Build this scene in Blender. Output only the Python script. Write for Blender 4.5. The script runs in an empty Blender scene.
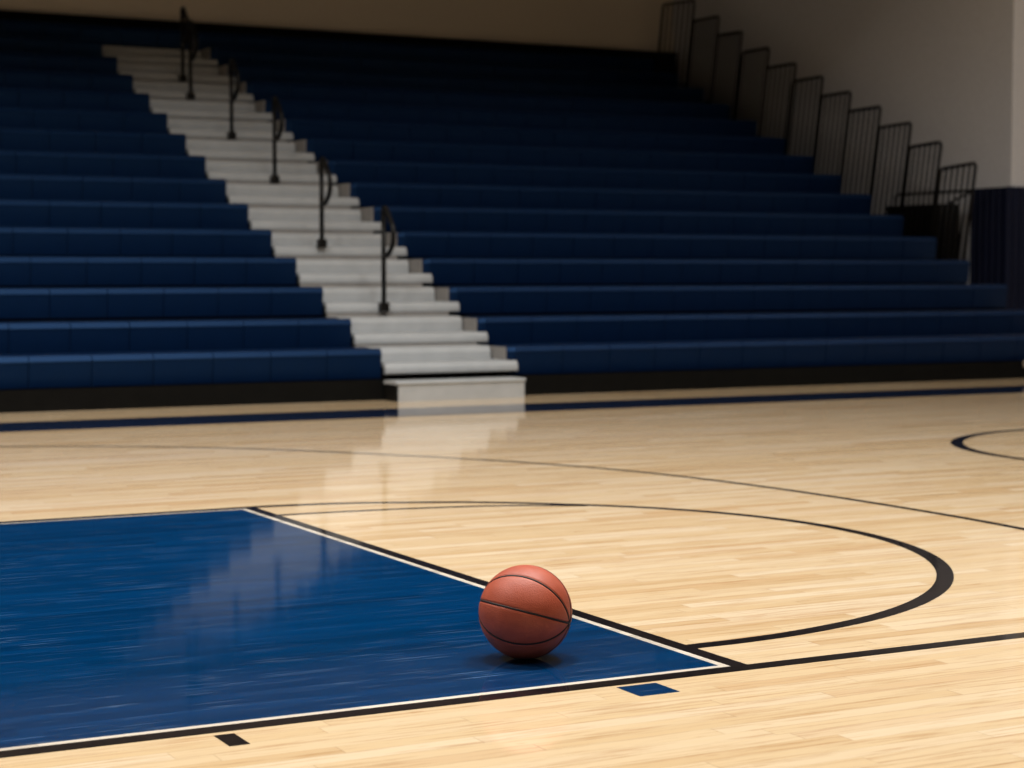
import bpy, bmesh, math, random
from mathutils import Vector, Matrix
random.seed(7)
SC = bpy.context.scene
COL = SC.collection

# ------------------------------------------------------------------ materials
def new_mat(name):
    m = bpy.data.materials.new(name); m.use_nodes = True
    nt = m.node_tree; b = nt.nodes['Principled BSDF']
    return m, nt, b
def N(nt, kind, **kw):
    n = nt.nodes.new(kind)
    for k, v in kw.items(): setattr(n, k, v)
    return n
def setin(nt, sock, v):
    if isinstance(v, bpy.types.NodeSocket): nt.links.new(v, sock)
    else: sock.default_value = v
def math_n(nt, op, a, b=None, clamp=False):
    n = N(nt, 'ShaderNodeMath', operation=op); n.use_clamp = clamp
    setin(nt, n.inputs[0], a)
    if b is not None: setin(nt, n.inputs[1], b)
    return n.outputs[0]
def mixc(nt, f, a, b, mode='MIX'):
    n = N(nt, 'ShaderNodeMix', data_type='RGBA', blend_type=mode)
    setin(nt, n.inputs[0], f); setin(nt, n.inputs[6], a); setin(nt, n.inputs[7], b)
    return n.outputs[2]
def srgb(r, g, b):
    f = lambda c: (c/255/12.92) if c/255 <= .04045 else ((c/255+.055)/1.055)**2.4
    return (f(r), f(g), f(b), 1)
def noise(nt, vec, scale, detail=3, rough=.5):
    n = N(nt, 'ShaderNodeTexNoise'); n.inputs['Scale'].default_value = scale
    n.inputs['Detail'].default_value = detail; n.inputs['Roughness'].default_value = rough
    nt.links.new(vec, n.inputs['Vector']); return n.outputs[0]
def mapping(nt, vec, scale):
    n = N(nt, 'ShaderNodeMapping'); n.inputs['Scale'].default_value = scale
    nt.links.new(vec, n.inputs['Vector']); return n.outputs[0]
def ramp(nt, fac, stops):
    n = N(nt, 'ShaderNodeValToRGB'); nt.links.new(fac, n.inputs[0])
    e = n.color_ramp.elements
    while len(e) < len(stops): e.new(.5)
    for el, (p, c) in zip(e, stops): el.position = p; el.color = c
    return n.outputs[0]
def bump(nt, b, h, strength, dist=.002):
    n = N(nt, 'ShaderNodeBump'); n.inputs['Strength'].default_value = strength; n.inputs['Distance'].default_value = dist
    nt.links.new(h, n.inputs['Height']); nt.links.new(n.outputs[0], b.inputs['Normal'])

def plain(name, col, rough=.5, metal=0, var=.12, scale=14, spec=.5, bmp=0):
    m, nt, b = new_mat(name)
    tc = N(nt, 'ShaderNodeTexCoord').outputs['Object']
    f = noise(nt, tc, scale, 4)
    lo = tuple(c*(1-var) for c in col[:3])+(1,); hi = tuple(min(1, c*(1+var)) for c in col[:3])+(1,)
    nt.links.new(ramp(nt, f, [(.3, lo), (.7, hi)]), b.inputs['Base Color'])
    b.inputs['Roughness'].default_value = rough; b.inputs['Metallic'].default_value = metal
    b.inputs['Specular IOR Level'].default_value = spec
    if bmp: bump(nt, b, f, bmp)
    return m

STRIP = .057
def plank_nodes(nt):
    """strip and board random numbers plus a grain value, boards run along x"""
    tc = N(nt, 'ShaderNodeTexCoord').outputs['Object']
    sep = N(nt, 'ShaderNodeSeparateXYZ'); nt.links.new(tc, sep.inputs[0])
    ys = math_n(nt, 'DIVIDE', sep.outputs[1], STRIP)
    row = math_n(nt, 'FLOOR', ys)
    w = N(nt, 'ShaderNodeTexWhiteNoise', noise_dimensions='1D'); nt.links.new(row, w.inputs['W'])
    off = math_n(nt, 'MULTIPLY', w.outputs[0], 9.7)
    ln = math_n(nt, 'ADD', math_n(nt, 'MULTIPLY', w.outputs[0], .5), .65)
    xs = math_n(nt, 'ADD', math_n(nt, 'DIVIDE', sep.outputs[0], ln), off)
    brd = math_n(nt, 'FLOOR', xs)
    cmb = N(nt, 'ShaderNodeCombineXYZ'); nt.links.new(row, cmb.inputs[0]); nt.links.new(brd, cmb.inputs[1])
    w2 = N(nt, 'ShaderNodeTexWhiteNoise', noise_dimensions='2D'); nt.links.new(cmb.outputs[0], w2.inputs['Vector'])
    fy = math_n(nt, 'FRACT', ys); fx = math_n(nt, 'FRACT', xs)
    gy = math_n(nt, 'ABSOLUTE', math_n(nt, 'SUBTRACT', fy, .5))
    gx = math_n(nt, 'ABSOLUTE', math_n(nt, 'SUBTRACT', fx, .5))
    gap = math_n(nt, 'MAXIMUM', math_n(nt, 'GREATER_THAN', gy, .487), math_n(nt, 'GREATER_THAN', gx, .4985))
    gv = N(nt, 'ShaderNodeVectorMath', operation='ADD'); nt.links.new(tc, gv.inputs[0])
    c2 = N(nt, 'ShaderNodeCombineXYZ'); nt.links.new(math_n(nt, 'MULTIPLY', w2.outputs[0], 37.), c2.inputs[2]); nt.links.new(c2.outputs[0], gv.inputs[1])
    return tc, w2.outputs[0], gap, gv.outputs[0]

def maple():
    m, nt, b = new_mat('maple_strip_floor')
    tc, rnd, gap, gv = plank_nodes(nt)
    base = ramp(nt, rnd, [(0, srgb(214, 184, 142)), (.25, srgb(223, 197, 157)), (.6, srgb(227, 203, 166)), (.88, srgb(233, 213, 182)), (1, srgb(213, 180, 136))])
    grain = noise(nt, mapping(nt, gv, (3.2, 58, 1)), 1.0, 5, .66)
    g = ramp(nt, grain, [(.28, srgb(205, 172, 132)), (.5, srgb(255, 255, 255)), (.75, srgb(255, 248, 236))])
    c = mixc(nt, .72, base, g, 'MULTIPLY')
    fleck = noise(nt, mapping(nt, gv, (9, 38, 1)), 1.0, 2, .5)
    fl = ramp(nt, fleck, [(.70, (0, 0, 0, 1)), (.80, (1, 1, 1, 1))])
    c = mixc(nt, math_n(nt, 'MULTIPLY', fl, .45), c, srgb(176, 124, 78))
    c = mixc(nt, math_n(nt, 'MULTIPLY', gap, .28), c, srgb(120, 84, 52))
    nt.links.new(c, b.inputs['Base Color'])
    big = noise(nt, mapping(nt, tc, (1.5, 12, 1)), 1.0, 3)
    nt.links.new(math_n(nt, 'ADD', math_n(nt, 'MULTIPLY', big, .05), ROUGH-.02), b.inputs['Roughness'])
    b.inputs['IOR'].default_value = 1.5
    bump(nt, b, rnd, .05, .0006)
    return m
def floor_paint(name, col, scuff, amt):
    m, nt, b = new_mat(name)
    tc, rnd, gap, gv = plank_nodes(nt)
    dark = tuple(c*.80 for c in col[:3])+(1,); lite = tuple(min(1, c*1.18) for c in col[:3])+(1,)
    c = ramp(nt, rnd, [(0, dark), (1, lite)])
    grain = noise(nt, mapping(nt, gv, (1.6, 60, 1)), 1.0, 6, .7)
    c = mixc(nt, .5, c, ramp(nt, grain, [(.3, (.55, .55, .6, 1)), (.6, (1, 1, 1, 1))]), 'MULTIPLY')
    sc = noise(nt, mapping(nt, tc, (3.5, 105, 1)), 1.0, 4, .6)
    sf = ramp(nt, sc, [(.59, (0, 0, 0, 1)), (.68, (1, 1, 1, 1))])
    sp = noise(nt, tc, 1.4, 3)
    sf = math_n(nt, 'MULTIPLY', sf, ramp(nt, sp, [(.35, (.15, .15, .15, 1)), (.7, (1, 1, 1, 1))]))
    c = mixc(nt, math_n(nt, 'MULTIPLY', sf, amt), c, scuff)
    c = mixc(nt, math_n(nt, 'MULTIPLY', gap, .45), c, tuple(x*.35 for x in col[:3])+(1,))
    nt.links.new(c, b.inputs['Base Color'])
    big = noise(nt, mapping(nt, tc, (1.5, 12, 1)), 1.0, 3)
    nt.links.new(math_n(nt, 'ADD', math_n(nt, 'MULTIPLY', big, .05), ROUGH-.02), b.inputs['Roughness'])
    b.inputs['IOR'].default_value = 1.5
    bump(nt, b, rnd, .05, .0006)
    return m
ROUGH = .062
M_MAPLE = maple()
M_KEY = floor_paint('blue_key_paint', srgb(1, 51, 95), srgb(120, 150, 180), .55)
M_LINE = floor_paint('black_line_paint', srgb(31, 27, 29), srgb(80, 74, 74), .15)
M_WHITE = floor_paint('white_line_paint', srgb(226, 216, 200), srgb(220, 200, 170), .2)
M_SIDE = floor_paint('navy_sideline_paint', srgb(16, 38, 72), srgb(80, 100, 140), .2)
M_SEAT = plain('blue_seat_plastic', srgb(0, 19, 50), .46, var=.10, scale=6, bmp=.05, spec=.62)
M_SEAT.node_tree.nodes['Principled BSDF'].inputs['Specular Tint'].default_value = (.18, .44, 1, 1)
M_DARK = plain('black_steel', srgb(13, 13, 13), .7, var=.2, spec=.15)
M_KICK = plain('black_kickboard', srgb(12, 12, 11), .8, var=.2, spec=.1)
M_RAIL = plain('black_powder_coat', srgb(13, 13, 14), .4, var=.15, spec=.3)
M_STEP = plain('pale_aluminium_step', srgb(174, 178, 181), .5, var=.05, scale=9, bmp=.04)
M_STEPR = plain('grey_riser', srgb(146, 143, 140), .6, var=.08)
M_WALLB = plain('tan_painted_block', srgb(224, 213, 196), .8, var=.04, scale=30, bmp=.1)
M_WALLR = plain('grey_white_painted_block', srgb(218, 220, 226), .8, var=.04, scale=30, bmp=.1)
M_WALLF = plain('dark_grey_painted_wall', srgb(92, 94, 100), .8, var=.04, scale=30)
M_CEIL = plain('ceiling_paint', srgb(200, 196, 188), .9, var=.04)
M_PAD = plain('navy_vinyl_padding', srgb(10, 18, 44), .6, var=.1, scale=5, spec=.2)
M_PALE = plain('pale_plastic', srgb(150, 138, 125), .5)

# ------------------------------------------------------------------ mesh helpers
def bm_box(bm, x0, x1, y0, y1, z0, z1, bev=0):
    v = [bm.verts.new((x, y, z)) for x in (x0, x1) for y in (y0, y1) for z in (z0, z1)]
    fs = [bm.faces.new([v[i] for i in q]) for q in ((0,1,3,2),(4,6,7,5),(0,4,5,1),(2,3,7,6),(0,2,6,4),(1,5,7,3))]
    if bev:
        es = set(e for f in fs for e in f.edges)
        bmesh.ops.bevel(bm, geom=list(es), offset=bev, segments=2, affect='EDGES', profile=.6)
def bm_extrude_x(bm, prof, x0, x1):
    a = [bm.verts.new((x0, y, z)) for y, z in prof]; b = [bm.verts.new((x1, y, z)) for y, z in prof]
    n = len(prof)
    for i in range(n): bm.faces.new((a[i], a[(i+1) % n], b[(i+1) % n], b[i]))
    bm.faces.new(a[::-1]); bm.faces.new(b)
def bm_tube(bm, pts, r, seg=10, closed=False):
    pts = [Vector(p) for p in pts]; n = len(pts); rings = []
    up = None
    for i, p in enumerate(pts):
        a = pts[i-1] if (i > 0 or closed) else p; c = pts[(i+1) % n] if (i < n-1 or closed) else p
        t = (c-a).normalized()
        if up is None:
            up = Vector((1, 0, 0)) if abs(t.x) < .9 else Vector((0, 0, 1))
        s = t.cross(up).normalized(); up = s.cross(t).normalized()
        rings.append([bm.verts.new(p + r*(math.cos(2*math.pi*k/seg)*s + math.sin(2*math.pi*k/seg)*up)) for k in range(seg)])
    for i in range(n if closed else n-1):
        A, B = rings[i], rings[(i+1) % n]
        for k in range(seg): bm.faces.new((A[k], A[(k+1) % seg], B[(k+1) % seg], B[k]))
    if not closed: bm.faces.new(rings[0][::-1]); bm.faces.new(rings[-1])
def obj(name, bm, mat, parent=None, smooth=False, loc=None):
    bmesh.ops.recalc_face_normals(bm, faces=bm.faces)
    me = bpy.data.meshes.new(name); bm.to_mesh(me); bm.free(); me.materials.append(mat)
    if smooth:
        for f in me.polygons: f.use_smooth = True
    o = bpy.data.objects.new(name, me); COL.objects.link(o)
    if parent: o.parent = parent
    if loc: o.location = loc
    return o
def thing(name, label, cat, loc, group=None):
    o = bpy.data.objects.new(name, None); o.empty_display_size = .1; COL.objects.link(o)
    o.location = loc; o['label'] = label; o['category'] = cat
    if group: o['group'] = group
    return o
def box_obj(name, x0, x1, y0, y1, z0, z1, mat, parent=None, bev=0):
    bm = bmesh.new(); bm_box(bm, x0, x1, y0, y1, z0, z1, bev); return obj(name, bm, mat, parent)
def structure(o, label=None):
    o['kind'] = 'structure'
    if label: o['label'] = label
    return o
def round_path(pts, r, seg=5, closed=False):
    """polyline with rounded corners"""
    out = []; pts = [Vector(p) for p in pts]; n = len(pts)
    for i, p in enumerate(pts):
        if not closed and i in (0, n-1): out.append(p); continue
        a = (pts[i-1]-p); c = (pts[(i+1) % n]-p); rr = min(r, a.length*.45, c.length*.45)
        A = p+a.normalized()*rr; B = p+c.normalized()*rr
        for k in range(seg+1):
            t = k/seg; out.append((1-t)**2*A + 2*t*(1-t)*p + t*t*B)
    return out
def catmull(pts, sub=10, closed=False):
    pts = [Vector((*p, 0)) for p in pts]; n = len(pts); out = []
    for i in range(n if closed else n-1):
        p0 = pts[i-1] if (i > 0 or closed) else 2*pts[0]-pts[1]
        p1, p2 = pts[i], pts[(i+1) % n]
        p3 = pts[(i+2) % n] if (i+2 < n or closed) else 2*pts[-1]-pts[-2]
        for k in range(sub):
            t = k/sub
            out.append(.5*((2*p1)+(p2-p0)*t+(2*p0-5*p1+4*p2-p3)*t*t+(3*p1-p0-3*p2+p3)*t**3))
    if not closed: out.append(pts[-1])
    return out
def ribbon(bm, path, w_out, w_in, z, closed=False):
    """flat painted band along a path: w_out to the left of travel, w_in to the right"""
    n = len(path); L = []; R = []
    for i, p in enumerate(path):
        a = path[i-1] if (i > 0 or closed) else p; c = path[(i+1) % n] if (i < n-1 or closed) else p
        t = (c-a).normalized(); nn = Vector((-t.y, t.x, 0))
        q = p+nn*w_out; s = p-nn*w_in
        L.append(bm.verts.new((q.x, q.y, z))); R.append(bm.verts.new((s.x, s.y, z)))
    for i in range(n if closed else n-1):
        j = (i+1) % n; bm.faces.new((R[i], R[j], L[j], L[i]))

# ------------------------------------------------------------------ room shell
XL0, XR_FAR, YN, YB = -14., 17., -11., 18.7
XWR, YRET, HC = 11.65, 11.9, 8.2
fl = structure(box_obj('floor', XL0, XR_FAR, YN, YB, -.15, 0, M_MAPLE), 'varnished pale maple strip gym floor')
structure(box_obj('wall_back', XL0-.2, XWR+.2, YB, YB+.2, 0, HC, M_WALLB), 'tan painted wall above the top row of the bleachers')
structure(box_obj('wall_right', XWR, XWR+.2, YRET, YB, 0, HC, M_WALLR), 'grey white side wall behind the guard rails')
structure(box_obj('wall_return', XWR+.2, XR_FAR, YRET, YRET+.2, 0, HC, M_WALLB), 'beige wall at the right edge past the wall corner')
structure(box_obj('wall_far_right', XR_FAR, XR_FAR+.2, YN, YRET+.2, 0, HC, M_WALLR))
structure(box_obj('wall_left', XL0-.2, XL0, YN, YB, 0, HC, M_WALLR))
structure(box_obj('wall_front', XL0-.2, XR_FAR+.2, YN-.2, YN, 0, HC, M_WALLF))
structure(box_obj('ceiling', XL0-.2, XR_FAR+.2, YN-.2, YB+.2, HC, HC+.2, M_CEIL))
BLOCKER_Z = 4.95
structure(box_obj('ceiling_light_blocker', XL0, XWR, YRET, YB, BLOCKER_Z, HC, M_CEIL))  # unseen block added under the ceiling to shade the upper bleacher rows

# painted court, parts of the floor
Z1, Z2, Z3 = .0004, .0008, .0012
LW = .055
KX0 = -6.2                                    # baseline end of the key, out of frame
def paint(name, label, mat, build):
    bm = bmesh.new(); build(bm)
    o = obj(name, bm, mat, fl); o['label'] = label; return o
def quad(bm, x0, x1, y0, y1, z):
    bm.faces.new([bm.verts.new(p) for p in ((x0, y0, z), (x1, y0, z), (x1, y1, z), (x0, y1, z))])
FW, FI = .049, .071
IN = .077
paint('painted_key', 'blue painted key', M_KEY, lambda bm: quad(bm, KX0, -FI, IN, 3.66-IN, Z1))
def white(bm):
    quad(bm, KX0, -FW, LW, IN, Z2); quad(bm, KX0, -FW, 3.66-IN, 3.66-LW, Z2); quad(bm, -FI, -FW, IN, 3.66-IN, Z2)
paint('key_outline', 'thin white line round the blue key', M_WHITE, white)
paint('lane_line', 'black lane line along the near edge of the key', M_LINE, lambda bm: quad(bm, KX0, 7.5, 0, LW, Z2))
paint('lane_line', 'black lane line along the far edge of the key', M_LINE, lambda bm: quad(bm, KX0, 0, 3.66-LW, 3.66, Z2))
paint('free_throw_line', 'black free throw line across the end of the key', M_LINE, lambda bm: quad(bm, -FW, 0, LW, 3.66-LW, Z2))
paint('lane_block', 'blue square lane block', M_SIDE if False else M_KEY, lambda bm: quad(bm, -.423, -.314, -.125, -.017, Z1))
paint('lane_block', 'small black lane mark', M_LINE, lambda bm: quad(bm, -1.417, -1.371, -.125, -.022, Z1))
ftc = [(-.0, 3.641), (.197, 3.620), (.366, 3.589), (.541, 3.528), (.797, 3.412), (.945, 3.325), (1.116, 3.192), (1.367, 2.955), (1.535, 2.73), (1.652, 2.50), (1.729, 2.24), (1.755, 1.97), (1.732, 1.686), (1.658, 1.410), (1.537, 1.152), (1.373, .918), (1.171, .712), (.937, .545), (.678, .421), (.40, .345), (.19, .317), (-.0, .311)]
paint('free_throw_circle', 'black free throw semicircle', M_LINE, lambda bm: ribbon(bm, catmull(ftc, 8), .0275, .0275, Z1))
ft2 = [(-.02, 3.343), (.172, 3.334), (.445, 3.307), (.682, 3.268), (.927, 3.204), (1.10, 3.125), (1.26, 3.035)]
paint('free_throw_circle', 'inner black arc joining the free throw semicircle', M_LINE, lambda bm: ribbon(bm, catmull(ft2, 8), .02, .02, Z1))
arc3 = [(-1.9, 7.35), (-1.0, 7.18), (-.317, 6.90), (.36, 6.55), (.906, 6.10), (1.40, 5.49), (1.835, 4.82), (2.155, 4.09), (2.325, 3.25), (2.385, 2.40), (2.37, 1.64), (2.25, .7), (1.9, -.5), (1.3, -1.5)]
paint('three_point_arc', 'thin black three point arc', M_LINE, lambda bm: ribbon(bm, catmull(arc3, 8), .022, .022, Z1))
def circ(bm):
    path = [Vector((5.69+1.42*math.cos(2*math.pi*k/96), 3.68+1.42*math.sin(2*math.pi*k/96), 0)) for k in range(96)]
    ribbon(bm, path, .035, .035, Z1, True)
paint('centre_circle', 'black centre circle', M_LINE, circ)
paint('sideline', 'navy blue sideline before the bleachers', M_SIDE, lambda bm: quad(bm, XL0, XR_FAR, 7.86, 8.60, Z1))

# ------------------------------------------------------------------ bleachers
RUN, RISE, Y1 = .595, .2475, 9.55
NROW = 15
def ry(k): return Y1+RUN*(k-1)
def rz(k): return (.392 if k == 1 else .362+RISE*(k-1))
XLEFT = 3.188
XRL = {1: 4.295, 2: 4.33, 3: 4.36, 4: 4.386, 5: 4.412, 6: 4.436, 7: 4.45, 8: 4.463}
XRE = {1: 10.5, 2: 10.53, 3: 10.57, 4: 10.60, 5: 10.665, 6: 10.705, 7: 10.735, 8: 10.77, 9: 10.82}
def xrl(k): return XRL.get(k, 4.468)
def xre(k): return XRE.get(k, 10.84)
FACE = .232
SEAT_PROF = [(.024, -FACE), (.006, -.056), (.002, -.053), (0, -.048), (.002, -.042), (.020, -.007), (.026, -.002), (.034, 0), (.20, -.006), (.33, 0), (.35, -.004), (.35, -.035), (.05, -.07), (.04, -.09), (.04, -FACE)]
ORD = ['bottom', 'second', 'third', 'fourth', 'fifth', 'sixth', 'seventh', 'eighth', 'ninth', 'tenth', 'eleventh', 'twelfth', 'thirteenth', 'fourteenth', 'top']
def seat_mesh(w):
    bm = bmesh.new(); bm_extrude_x(bm, SEAT_PROF, .003, w-.003)
    bmesh.ops.recalc_face_normals(bm, faces=bm.faces)
    me = bpy.data.meshes.new('seat_module'); bm.to_mesh(me); bm.free(); me.materials.append(M_SEAT); return me
CAP = .055
def cap_mesh():
    """closed end of a bench, its outer end set back"""
    bm = bmesh.new(); n = len(SEAT_PROF)
    a = [bm.verts.new((0, y+(.035 if y < .1 else 0), z-(.012 if z > -.03 else 0))) for y, z in SEAT_PROF]; b = [bm.verts.new((CAP-.001, y, z)) for y, z in SEAT_PROF]
    for i in range(n): bm.faces.new((a[i], a[(i+1) % n], b[(i+1) % n], b[i]))
    bm.faces.new(a[::-1]); bm.faces.new(b)
    bmesh.ops.recalc_face_normals(bm, faces=bm.faces)
    me = bpy.data.meshes.new('end_cap'); bm.to_mesh(me); bm.free(); me.materials.append(M_SEAT); return me
CAP_ME = cap_mesh()
def bench(k, x0, x1, n, side):
    c0 = CAP if side == 'right' else 0
    w = (x1-x0-c0)/n; y, z = ry(k), rz(k)
    row = ORD[k-1]
    if k == NROW: lab = 'top blue bleacher bench against the back wall, ' + ('crossing the aisle head' if side == 'left' else 'right of the aisle')
    elif k == 1: lab = 'blue bleacher bench in the bottom row beside the court, %s of the white aisle' % side
    else: lab = 'long blue bleacher bench %s of the white aisle, %s row up from the court' % (side, row)
    t = thing('bleacher_bench', lab, 'bleacher', (x0, y, 0), 'bleacher benches %s of the aisle' % side)
    me = seat_mesh(w)
    for i in range(n):
        o = bpy.data.objects.new('seat_module', me); COL.objects.link(o); o.parent = t; o.location = (c0+i*w, 0, z)
    if side == 'right':
        o = bpy.data.objects.new('end_cap', CAP_ME); COL.objects.link(o); o.parent = t; o.location = (0, 0, z)
        e = box_obj('end_panel', -.012, -.001, .055, RUN-.06, max(0, z-FACE-.14) if k > 1 else 0.02, z-.012, M_STEPR, t); e['label'] = 'grey end panel'
    L = x1-x0
    if k == 1 and side == 'right':
        bm = bmesh.new(); bm_box(bm, 5.29, 5.41, -.135, -.102, .10, .165, .012); e = obj('bumper', bm, M_PALE, t); e['label'] = 'small pale bumper'
    back = RUN-.045 if k < NROW else .60
    box_obj('footboard', .004, L-.004, .352, back, z-.045, z-.012, M_DARK, t)
    ft = 'kickboard' if k == 1 else 'support_panel'
    box_obj(ft, .01, L-.01, .045 if k > 1 else -.10, .075 if k > 1 else -.07, 0, z-FACE+.06 if k > 1 else z-FACE-.003, M_KICK if k == 1 else M_DARK, t)
    if k == 1:
        box_obj('support_panel', .01, L-.01, .045, .075, 0, z-FACE+.06, M_DARK, t)
    return t
for k in range(1, NROW+1):
    if k < NROW: bench(k, XLEFT-10*.452, XLEFT, 10, 'left')
    else: bench(k, XLEFT-10*.452, xrl(k)-.02, 13, 'left')
    b = bench(k, xrl(k), xre(k), 14, 'right')

t = thing('bleacher_back_panel', 'black panel along the wall behind the top row of bleachers', 'panel', (XLEFT-4.5, ry(15)+.66, 0))
box_obj('panel_sheet', 0, 11.6-XLEFT+4.5, 0, .04, 0, rz(15)+.14, M_DARK, t)
box_obj('top_rail', 0, 11.6-XLEFT+4.5, -.02, .06, rz(15)+.14, rz(15)+.18, M_DARK, t)

# aisle steps
def dz(k): return -.112-.036*min(1, (k-1)/5)
for k in range(1, NROW):
    y, z = ry(k), rz(k)+dz(k)
    x0, x1 = XLEFT+.012, xrl(k)
    t = thing('aisle_step', ('white aisle step on the bleachers, %s above the floor step' % ('first' if k == 1 else ORD[k-1] if k < 14 else 'topmost')), 'step', (x0, y, 0), 'aisle steps up the bleachers')
    W = x1-x0
    bm = bmesh.new(); bm_extrude_x(bm, [(-.036, -.086), (-.040, -.078), (-.040, -.048), (-.034, -.030), (-.022, -.014), (-.004, -.004), (-.002, -.004), (-.002, -.086)], 0, W+.055)
    bmesh.ops.translate(bm, verts=bm.verts, vec=(0, 0, z)); obj('nosing', bm, M_STEP, t)
    box_obj('deck', 0, W-.016, -.001, RUN-.048, z-.03, z-.002, M_STEP, t)
    hz = rz(k+1)+dz(k+1)
    th = z+(hz-z)*.5
    bm = bmesh.new(); bm_extrude_x(bm, [(.275, z-.001), (.275, th-.046), (.281, th-.030), (.292, th-.014), (.310, th-.004), (.33, th), (RUN-.065, th), (RUN-.065, z-.001)], 0, W-.03); obj('half_step', bm, M_STEP, t)
    box_obj('riser', 0, W-.016, RUN-.038, RUN-.028, z-.03, hz-.089, M_STEPR, t)
    box_obj('support_panel', 0, W-.016, .03, .06, 0, z-.031, M_DARK, t)
t = thing('floor_step', 'low white step box on the court floor at the foot of the aisle', 'step', (3.15, 9.2, 0))
box_obj('step_body', .022, 1.10, .012, .235, 0, .127, M_STEP, t)
e = box_obj('side_panel', .006, .021, .02, .235, 0, .127, M_DARK, t); e['label'] = 'black side panel'
bm = bmesh.new(); bm_extrude_x(bm, [(.012, .128), (0, .134), (0, .142), (.006, .150), (.016, .153), (.235, .153), (.235, .128)], 0, 1.107); obj('step_tread', bm, M_STEP, t)

# aisle handrails: post with a D-shaped loop reaching forward from its top
def handrail(k, x, z, h, lab):
    t = thing('aisle_handrail', lab, 'handrail', (x, ry(k)-.072, z), 'handrails in the aisle')
    bm = bmesh.new(); bm_tube(bm, [(0, 0, 0), (0, 0, h)], .021, 12); obj('post', bm, M_RAIL, t, True)
    bm = bmesh.new(); bm_tube(bm, round_path([(0, 0, h-.005), (0, -.04, h), (0, -.20, h-.17), (0, -.20, h-.30), (0, -.09, h-.40), (0, -.005, h-.40)], .09, 6), .021, 12)
    obj('loop', bm, M_RAIL, t, True)
    box_obj('bracket', -.04, .04, -.028, .030, -.005, .07, M_RAIL, t, .005)
HR = [(3, 3.697, .655, .86, 'black aisle handrail nearest the court'), (5, 3.625, 1.200, .78, 'black aisle handrail second nearest the court'),
      (8, 3.857, 1.845, .82, 'black aisle handrail third up from the court'), (10, 3.839, 2.345, .80, 'black aisle handrail fourth up from the court'),
      (12, 3.796, 2.845, .82, 'black aisle handrail second from the top of the aisle'), (13, 3.901, 3.092, .80, 'black aisle handrail topmost, reaching up against the tan wall')]
for args in HR: handrail(*args)

# guard rails at the right-hand end
def gu(v): return (v+3.815)*((GX+2.693)/(8.6+2.693))-3.815
def gz(v): return (v-.979)*((GX+2.693)/(8.6+2.693))+.979
# rear-top y, front-top y, top z (rear, front) measured in the plane x = 8.6
G = [(14.11, 13.49, 3.93, 3.90), (13.50, 13.02, 3.68, 3.675), (13.04, 12.59, 3.475, 3.465), (12.57, 12.11, 3.25, 3.25), (12.14, 11.65, 3.05, 3.05),
     (11.70, 11.21, 2.875, 2.88), (11.22, 10.77, 2.69, 2.695), (10.79, 10.32, 2.51, 2.52), (10.33, 9.88, 2.327, 2.34), (9.89, 9.46, 2.12, 2.14), (9.46, 9.00, 1.90, 1.93)]
GORD = ['topmost, against the back wall', 'second from the top', 'third from the top', 'fourth from the top', 'fifth from the top', 'the middle one',
        'fifth from the bottom', 'fourth from the bottom', 'third from the bottom', 'second from the bottom', 'lowest, beside the navy padding']
LEAN = .17
for i, (a, b, za, zb) in enumerate(G):
    GX = 10.95+(.022 if i % 2 else -.022)
    ya, yb = gu(a), gu(b); ta, tb = gz(za), gz(zb)
    hgt = 1.14 if i < 10 else 1.3
    lean = LEAN*hgt
    t = thing('guard_rail', 'black barred guard rail at the right end of the bleachers, ' + GORD[i], 'railing', (GX, ya, ta-hgt), 'guard rails up the right end of the bleachers')
    d = yb-ya; dz = tb-ta
    bm = bmesh.new()
    bm_tube(bm, round_path([(0, lean, 0), (0, .0, hgt), (0, d, hgt+dz), (0, d+lean, dz)], .05, 5), .019, 10)
    obj('frame', bm, M_RAIL, t, True)
    bm = bmesh.new(); bm_tube(bm, [(0, lean*.93, .07), (0, d+lean*.93, .07+dz)], .014, 8); obj('bottom_bar', bm, M_RAIL, t, True)
    for q in range(1, 6):
        f = q/6; y0 = d*f
        bm = bmesh.new(); bm_tube(bm, [(0, y0+lean*.93, .07+dz*f), (0, y0, hgt+dz*f)], .0135, 6); obj('bar', bm, M_RAIL, t, True)

# dark panel and rail low down behind the last guard rails
t = thing('end_panel', 'black boxy panel with a rail above it behind the lowest guard rails', 'panel', (11.22, 12.47, 0))
box_obj('panel_body', 0, .22, 0, 1.0, 0, 1.73, M_DARK, t)
bm = bmesh.new(); bm_tube(bm, round_path([(.05, .02, 1.72), (.05, -.40, 1.86), (.05, .9, 1.86), (.05, .9, 1.72)], .05), .018, 8); obj('rail', bm, M_RAIL, t, True)

# ribbed navy padding round the wall corner
def ribbed(n, length, h, depth):
    bm = bmesh.new(); prof = []
    for i in range(n):
        for q in range(6):
            a = math.pi*(q+.5)/6
            prof.append(((i+(q+.5)/6)*length/n, .03+depth*math.sin(a)))
    pts = [(0, 0), (0, .03)]+prof+[(length, .03), (length, 0)]
    lo = [bm.verts.new((x, -y, 0)) for x, y in pts]; hi = [bm.verts.new((x, -y, h)) for x, y in pts]
    m = len(pts)
    for i in range(m): bm.faces.new((lo[i], lo[(i+1) % m], hi[(i+1) % m], hi[i]))
    bm.faces.new(lo[::-1]); bm.faces.new(hi)
    return bm
PH = 1.90
t = thing('wall_padding', 'navy ribbed padding wrapped round the wall corner right of the bleachers', 'padding', (XWR, YRET, 0))
obj('front_pad', ribbed(30, 3.0, PH, .03), M_PAD, t, loc=(-.09, -.002, 0))
o = obj('side_pad', ribbed(6, .60, PH, .03), M_PAD, t, loc=(-.002, .60, 0)); o.rotation_euler = (0, 0, -math.pi/2)

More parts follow.
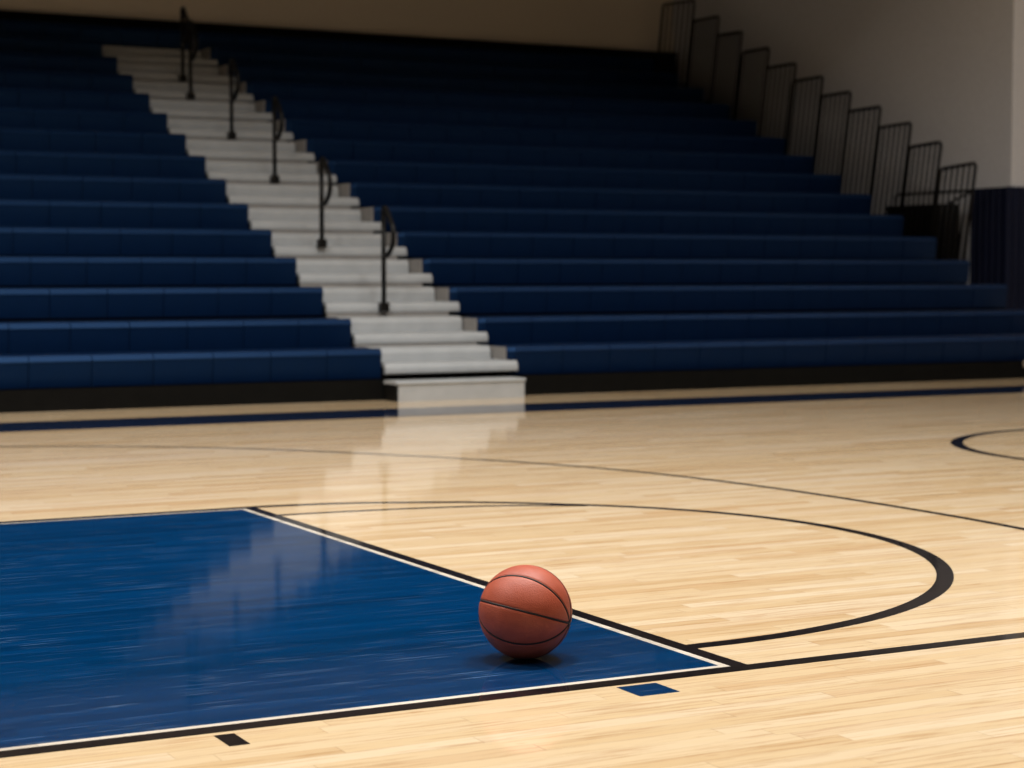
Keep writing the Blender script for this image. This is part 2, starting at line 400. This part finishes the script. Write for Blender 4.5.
# ------------------------------------------------------------------ basketball
def ball_material():
    m, nt, b = new_mat('orange_pebbled_leather')
    tc = N(nt, 'ShaderNodeTexCoord').outputs['Object']
    f = noise(nt, tc, 9, 4, .6)
    c = ramp(nt, f, [(.3, srgb(158, 70, 47)), (.5, srgb(174, 80, 55)), (.72, srgb(187, 93, 68))])
    v = N(nt, 'ShaderNodeTexVoronoi'); v.inputs['Scale'].default_value = 330; nt.links.new(tc, v.inputs['Vector'])
    nt.links.new(c, b.inputs['Base Color']); b.inputs['Roughness'].default_value = .5
    bump(nt, b, v.outputs['Distance'], .35, .0012)
    return m
M_BALL = ball_material()
M_SEAM = plain('black_rubber_seam', srgb(30, 18, 16), .6)

CAMP = dict(f=1892.37, pitch=.05906, yaw=.48306, loc=Vector((-2.693, -3.815, .979)))
BR = .1188
bc = Vector((-.4555, .378, BR+.0008))
def build_ball():
    bm = bmesh.new(); ns, nr = 320, 160; rings = []
    for j in range(1, nr):
        th = math.pi*j/nr; ring = []
        for i in range(ns):
            ph = 2*math.pi*i/ns
            dd = abs(((ph+math.pi/8) % (math.pi/4))-math.pi/8)*BR*math.sin(th)
            r = BR-.0022*max(0, 1-(dd/.0052)**2) if dd < .0052 else BR
            ring.append(bm.verts.new((r*math.sin(th)*math.cos(ph), r*math.sin(th)*math.sin(ph), r*math.cos(th))))
        rings.append(ring)
    for j in range(len(rings)-1):
        for i in range(ns):
            bm.faces.new((rings[j][i], rings[j+1][i], rings[j+1][(i+1) % ns], rings[j][(i+1) % ns]))
    for ring, z in ((rings[0], BR-.0022), (rings[-1], -BR+.0022)):
        v = bm.verts.new((0, 0, z))
        for i in range(ns): bm.faces.new((v, ring[i], ring[(i+1) % ns]))
    return bm
ball = obj('basketball', build_ball(), M_BALL, None, True)
ball['label'] = 'orange pebbled basketball with black seams resting on the blue key'; ball['category'] = 'ball'
# orientation: seam axis lies a little right-down in the view and a little towards the viewer
yaw = CAMP['yaw']
right = Vector((math.cos(yaw), -math.sin(yaw), 0)); up = Vector((0, 0, 1))
tow = (CAMP['loc']-bc).normalized(); up = tow.cross(right).normalized(); right = up.cross(tow).normalized()
al, be = math.radians(14.4), math.radians(15)
ax = (right*math.cos(al)-up*math.sin(al))*math.cos(be)+tow*math.sin(be)
xx = (tow-ax*tow.dot(ax)).normalized(); yy = ax.cross(xx)
ball.matrix_world = Matrix(((xx.x, yy.x, ax.x, bc.x), (xx.y, yy.y, ax.y, bc.y), (xx.z, yy.z, ax.z, bc.z), (0, 0, 0, 1)))
for q in range(4):
    ph = q*math.pi/4; bm = bmesh.new()
    rs = BR-.0028
    bm_tube(bm, [(rs*math.sin(a)*math.cos(ph), rs*math.sin(a)*math.sin(ph), rs*math.cos(a)) for a in [2*math.pi*s/128 for s in range(128)]], 0.0031, 8, True)
    obj('seam', bm, M_SEAM, ball, True)

# ------------------------------------------------------------------ camera
cd = bpy.data.cameras.new('camera'); cam = bpy.data.objects.new('camera', cd); COL.objects.link(cam)
cd.sensor_fit = 'HORIZONTAL'; cd.sensor_width = 36; cd.lens = CAMP['f']*36/1024
cam.location = CAMP['loc']; cam.rotation_euler = (math.pi/2-CAMP['pitch'], 0, -CAMP['yaw'])
cd.clip_end = 100; cd.clip_start = .05
cd.dof.use_dof = True; cd.dof.focus_distance = (bc-cam.location).length; cd.dof.aperture_fstop = 4.1
SC.camera = cam

# ------------------------------------------------------------------ lights: high-bay lamps over the court
LAMPS = [(2.6, 1.6, .80), (-.5, 1.9, .70), (-5.4, 2.4, .60), (-1.2, 6.2, .40), (-5.0, 7.2, .28), (4.2, 5.2, .20), (9.3, 4.6, .16), (13.5, 5.0, .15), (.6, -3.6, .18)]
for x, y, e in LAMPS:
    l = bpy.data.lights.new('high_bay_lamp', 'AREA'); l.shape = 'RECTANGLE'; l.size = 1.0; l.size_y = .45
    l.energy = 420*e; l.color = (1.0, .975, .94); l.spread = math.radians(150)
    o = bpy.data.objects.new('high_bay_lamp', l); COL.objects.link(o); o.location = (x, y, 7.9)
w = bpy.data.worlds.new('world'); SC.world = w; w.use_nodes = True
w.node_tree.nodes['Background'].inputs[0].default_value = (0, 0, 0, 1)

SC.view_settings.view_transform = 'Standard'; SC.view_settings.look = 'None'
SC.view_settings.gamma = 1; SC.view_settings.use_curve_mapping = False
SC.view_settings.exposure = 0.0
